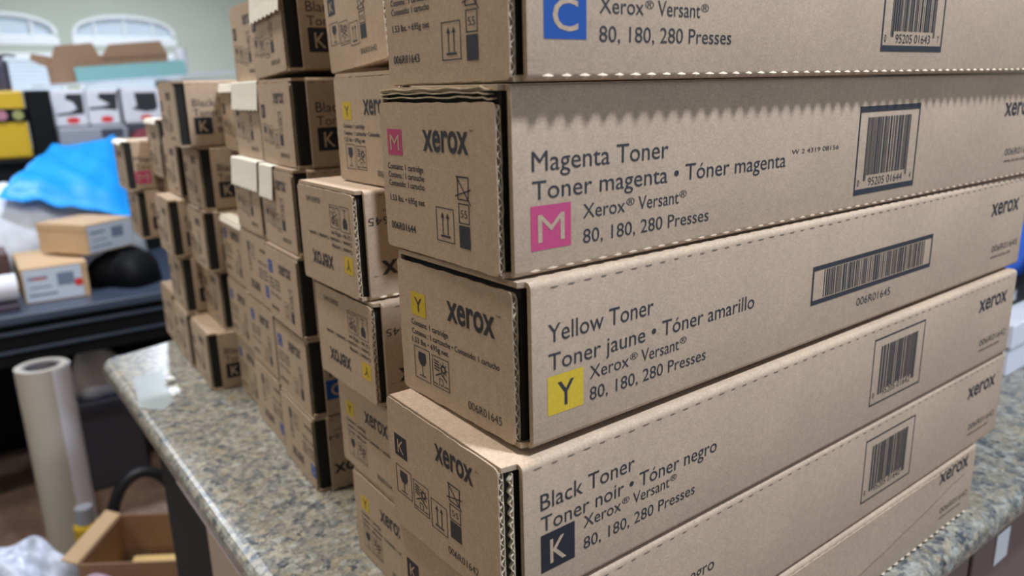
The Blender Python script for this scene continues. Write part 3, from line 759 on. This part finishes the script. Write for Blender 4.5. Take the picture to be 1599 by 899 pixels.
def glyph_bag(x, w, z, kind, label):
    t = tag(empty('printed_bag', (x, 3.56, z)), label, 'bag', 'white bags with red ovals')
    MB().box(0, w, 0, .12, 0, .146).build('body', M['white'], t, bevel=.012, seg=3)
    G = Ink()
    W = w*1000
    if kind == 0: G.poly([(W*.1, 52), (W*.1, 44), (W*.9, 50), (W*.9, 128), (W*.45, 128), (W*.4, 108), (W*.62, 96), (W*.7, 70), (W*.5, 58)])
    elif kind == 1: G.poly([(W*.05, 64), (W*.5, 66), (W*.9, 60), (W*.95, 128), (W*.4, 128), (W*.35, 110), (W*.7, 84), (W*.4, 76), (W*.05, 74)])
    else: G.poly([(W*.3, 128), (W*.85, 128), (W*.88, 70), (W*.8, 54), (W*.55, 50), (W*.2, 62), (W*.34, 76)])
    G.build('black_glyph', M['ink'], t, lambda u, v: (u*.001, -.0008, v*.001))
    D = Ink(); D.poly([(W*.55+24*math.cos(a*math.pi/9), 25+13*math.sin(a*math.pi/9)) for a in range(18)])
    D.build('red_oval', M['red'], t, lambda u, v: (u*.001, -.0008, v*.001))
glyph_bag(.41, .125, 1.256, 0, 'leftmost white bag with a red oval under a black bent shape')
glyph_bag(.537, .118, 1.256, 1, 'middle white bag with a red oval under a black slanted shape')
glyph_bag(.670, .150, 1.256, 2, 'rightmost white bag with a red oval under a blunt black shape')
tag(heap('red_trimmed_pouch', .76, 3.495, 1.1505, .10, .05, .09, 6, mat('dark_red_cloth', (120, 44, 52), .6), .006, 24), 'dark red pouch on the cabinet below the rightmost white bag', 'pouch')
M['acrylic'] = mat('frosted_acrylic', (214, 218, 232), .2)
ac = MB().box(-.36, .40, -.16, .22, 0, .006).build('acrylic_sheet', M['acrylic']); ac.location = (.75, 3.72, 1.4365); ac.rotation_euler = (0, R(-3.6), 0)
tag(ac, 'frosted sheet lying tilted across the white bags under the open brown carton', 'sheet')
tag(plain_box('white_parcel', (.86, 1.12, 3.58, 3.82, 1.1505, 1.436), M['white'], bevel=.006), 'white parcel on the cabinet holding up the right end of the frosted sheet', 'parcel')
bx = tag(empty('open_brown_carton', (.70, 3.80, 1.4415), (0, R(-3.6), 0)), 'open brown carton with torn flaps in front of the arched window', 'box')
MB().box(-.24, .22, -.05, -.046, 0, .09).build('front_wall', M['brown'], bx)
MB().box(-.24, -.236, -.046, .10, 0, .11).build('side_wall', M['brown'], bx); MB().box(.216, .22, -.046, .10, 0, .11).build('side_wall', M['brown'], bx)
MB().box(-.236, .216, .096, .10, 0, .11).build('back_wall', M['brown'], bx); MB().box(-.236, .216, -.046, .096, 0, .004).build('base', M['brown'], bx)
MB().prism([(-.24, .09), (-.05, .09), (-.07, .155), (-.21, .15)], lambda p: (p[0], -.05, p[1]), lambda p: (p[0], -.046, p[1])).build('flap', M['brown'], bx)
MB().prism([(-.05, .09), (.22, .09), (.20, .15), (-.01, .145)], lambda p: (p[0], -.056, p[1]), lambda p: (p[0], -.052, p[1])).build('flap', M['brown'], bx)
MB().prism([(-.24, .06), (-.24, .11), (-.30, .125), (-.31, .10)], lambda p: (p[0], -.04, p[1]), lambda p: (p[0], -.036, p[1])).build('flap', M['brown'], bx)
tl = MB().box(-.21, .23, -.006, .006, 0, .062).build('teal_board', mat('teal_card', (128, 176, 174), .5)); tl.location = (.745, 3.705, 1.443); tl.rotation_euler = (0, R(-3.8), 0)
tag(tl, 'long teal board leaning against the open brown carton', 'board')
t = tag(empty('paper_tube', (.985, 3.80, 1.458)), 'short white tube standing right of the open brown carton', 'tube')
MB().tube([(0, 0, 0), (0, 0, .115)], .022, 20).build('tube_wall', M['white'], t); MB().tube([(0, 0, .1152), (0, 0, .118)], .018, 16).build('end_cap', M['trim'], t)
t = tag(empty('pump_bottle', (.268, 3.60, 1.4005)), 'dark grey pump bottle on the yellow case before the blinds', 'bottle')
M['bottle'] = mat('smoked_bottle', (70, 68, 84), .3)
MB().tube([(0, 0, 0), (0, 0, .10), (0, 0, .112), (0, 0, .118)], [.026, .026, .022, .012], 20).build('bottle_body', M['bottle'], t)
MB().tube([(0, 0, .1185), (0, 0, .13)], .014, 14).build('cap', M['darkgrey'], t)
MB().tube([(0, 0, .1305), (.03, 0, .132), (.055, 0, .128)], .005, 8).build('spout', M['black'], t)

# ------------------------------------------------------------------ floor clutter at the left
t = tag(empty('vinyl_roll', (.142, 2.375, 0)), 'tall off-white vinyl roll standing on end before the desk', 'roll')
M['vinyl'] = mat('off_white_vinyl', (182, 177, 166), .45)
n = 40; vs = []; fs = []
def tube_wall(r0, r1, z0, z1, n=40):
    v = []; f = []
    for k in range(n):
        a = 2*math.pi*k/n; c, s = math.cos(a), math.sin(a)
        v += [(r1*c, r1*s, z0), (r1*c, r1*s, z1), (r0*c, r0*s, z1), (r0*c, r0*s, z0)]
    for k in range(n):
        m_ = (k+1) % n
        for q in range(4): f.append((4*k+q, 4*m_+q, 4*m_+(q+1) % 4, 4*k+(q+1) % 4))
    return v, f
v, f = tube_wall(.048, .0655, 0, .655); o = mesh_obj('vinyl', v, f, M['vinyl'], t)
for p in o.data.polygons: p.use_smooth = True
o.data.set_sharp_from_angle(angle=R(40))
v, f = tube_wall(.040, .0478, 0.002, .652); o = mesh_obj('core', v, f, mat('grey_core', (120, 116, 122), .7), t)
arc = [(.069*math.cos(R(a)), .069*math.sin(R(a))) for a in range(-75, 11, 5)]; arc2 = [(.0667*math.cos(R(a)), .0667*math.sin(R(a))) for a in range(10, -76, -5)]
MB().prism(arc+arc2, lambda p: (p[0], p[1], .16), lambda p: (p[0], p[1], .652)).build('loose_end', mat('white_backing', (222, 220, 230), .35), t)
# open carton on the floor
oc = tag(empty('open_floor_carton', (.235, 2.07, 0), (0, 0, R(-35))), 'open carton on the floor with its dark inside showing, beside the island', 'box')
L1, L2, hh, th = .27, .22, .30, .004
MB().box(0, L1, -th, 0, 0, hh).build('wall', M['brown'], oc); MB().box(0, L1, -L2, -L2+th, 0, hh).build('wall', M['brown'], oc)
MB().box(0, th, -L2+th, -th, 0, hh).build('wall', M['brown'], oc); MB().box(L1-th, L1, -L2+th, -th, 0, hh).build('wall', M['brown'], oc)
MB().box(th, L1-th, -L2+th, -th, 0, th).build('base', M['tan'], oc)
MB().add([(.0, -L2, hh), (.0, 0, hh), (-.035, 0, hh+.012), (-.035, -L2, hh+.012), (0, -L2, hh+.004), (0, 0, hh+.004), (-.035, 0, hh+.016), (-.035, -L2, hh+.016)],
     [(0, 1, 2, 3), (7, 6, 5, 4), (0, 4, 5, 1), (1, 5, 6, 2), (2, 6, 7, 3), (3, 7, 4, 0)]).build('flap', M['tan'], oc)
MB().add([(.03, -.19, .12), (L1-.01, -.19, .12), (L1-.01, -.02, .185), (.03, -.02, .185), (.03, -.19, .124), (L1-.01, -.19, .124), (L1-.01, -.02, .189), (.03, -.02, .189)],
     [(0, 3, 2, 1), (4, 5, 6, 7), (0, 1, 5, 4), (1, 2, 6, 5), (2, 3, 7, 6), (3, 0, 4, 7)]).build('inner_flap', mat('yellowish_card', (226, 192, 122), .6), oc)
M['trash'] = mat('white_blue_film', (200, 208, 226), .3, noise=[(14, .55, (1, 1, 1)), (45, .3, (1, 1, 1))])
tag(heap('crumpled_packaging', -.02, 2.03, 0, .15, .17, .31, 1, M['trash'], .045, 64, .5), 'crumpled white and blue packaging heaped on the floor, bottom left corner', 'packaging')
tag(heap('printed_paper', .135, 1.80, 0, .075, .075, .29, 7, mat('pinkish_printed_paper', (176, 150, 168), .5, noise=[(30, .4, (1, 1, 1))]), .02, 30, .4), 'crumpled pinkish printed paper before the open floor carton', 'paper')
M['rubber'] = mat('black_rubber', (26, 26, 30), .5)
t = MB().tube([(.345+.105*math.cos(R(a)), 2.38+.03*math.sin(R(a)), .02+.225*max(0, math.sin(R(a)))**.8) for a in range(180, -1, -10)], .018, 12).build('black_hose', M['rubber'], smooth=True)
tag(t, 'thick black hose arching up behind the open floor carton', 'hose')
t = tag(empty('spray_can', (.165, 2.20, 0)), 'yellow can with a grey cap beside the foot of the vinyl roll', 'can')
MB().tube([(0, 0, 0), (0, 0, .235), (0, 0, .245)], [.032, .032, .026], 20).build('can_body', M['yellow'], t); MB().tube([(0, 0, .2455), (0, 0, .29)], [.025, .022], 18).build('cap', M['grey'], t)
tag(MB().tube([(-.4, 2.45, .012), (-.1, 2.52, .012), (.05, 2.50, .012), (.10, 2.46, .012)], .012, 10).build('power_cable', M['rubber'], smooth=True), 'black cable lying on the floor left of the vinyl roll', 'cable')
dbx = tag(plain_box('dark_bin', (.24, .45, 2.88, 3.18, 0, .34), M['darkgrey'], bevel=.012), 'dark grey bin on the floor under the desk behind the vinyl roll', 'bin')
tag(heap('white_paper_bag', .345, 2.98, .3405, .085, .075, .17, 9, M['white'], .02, 30, .4), 'crumpled white paper bag on the dark bin under the desk', 'bag')
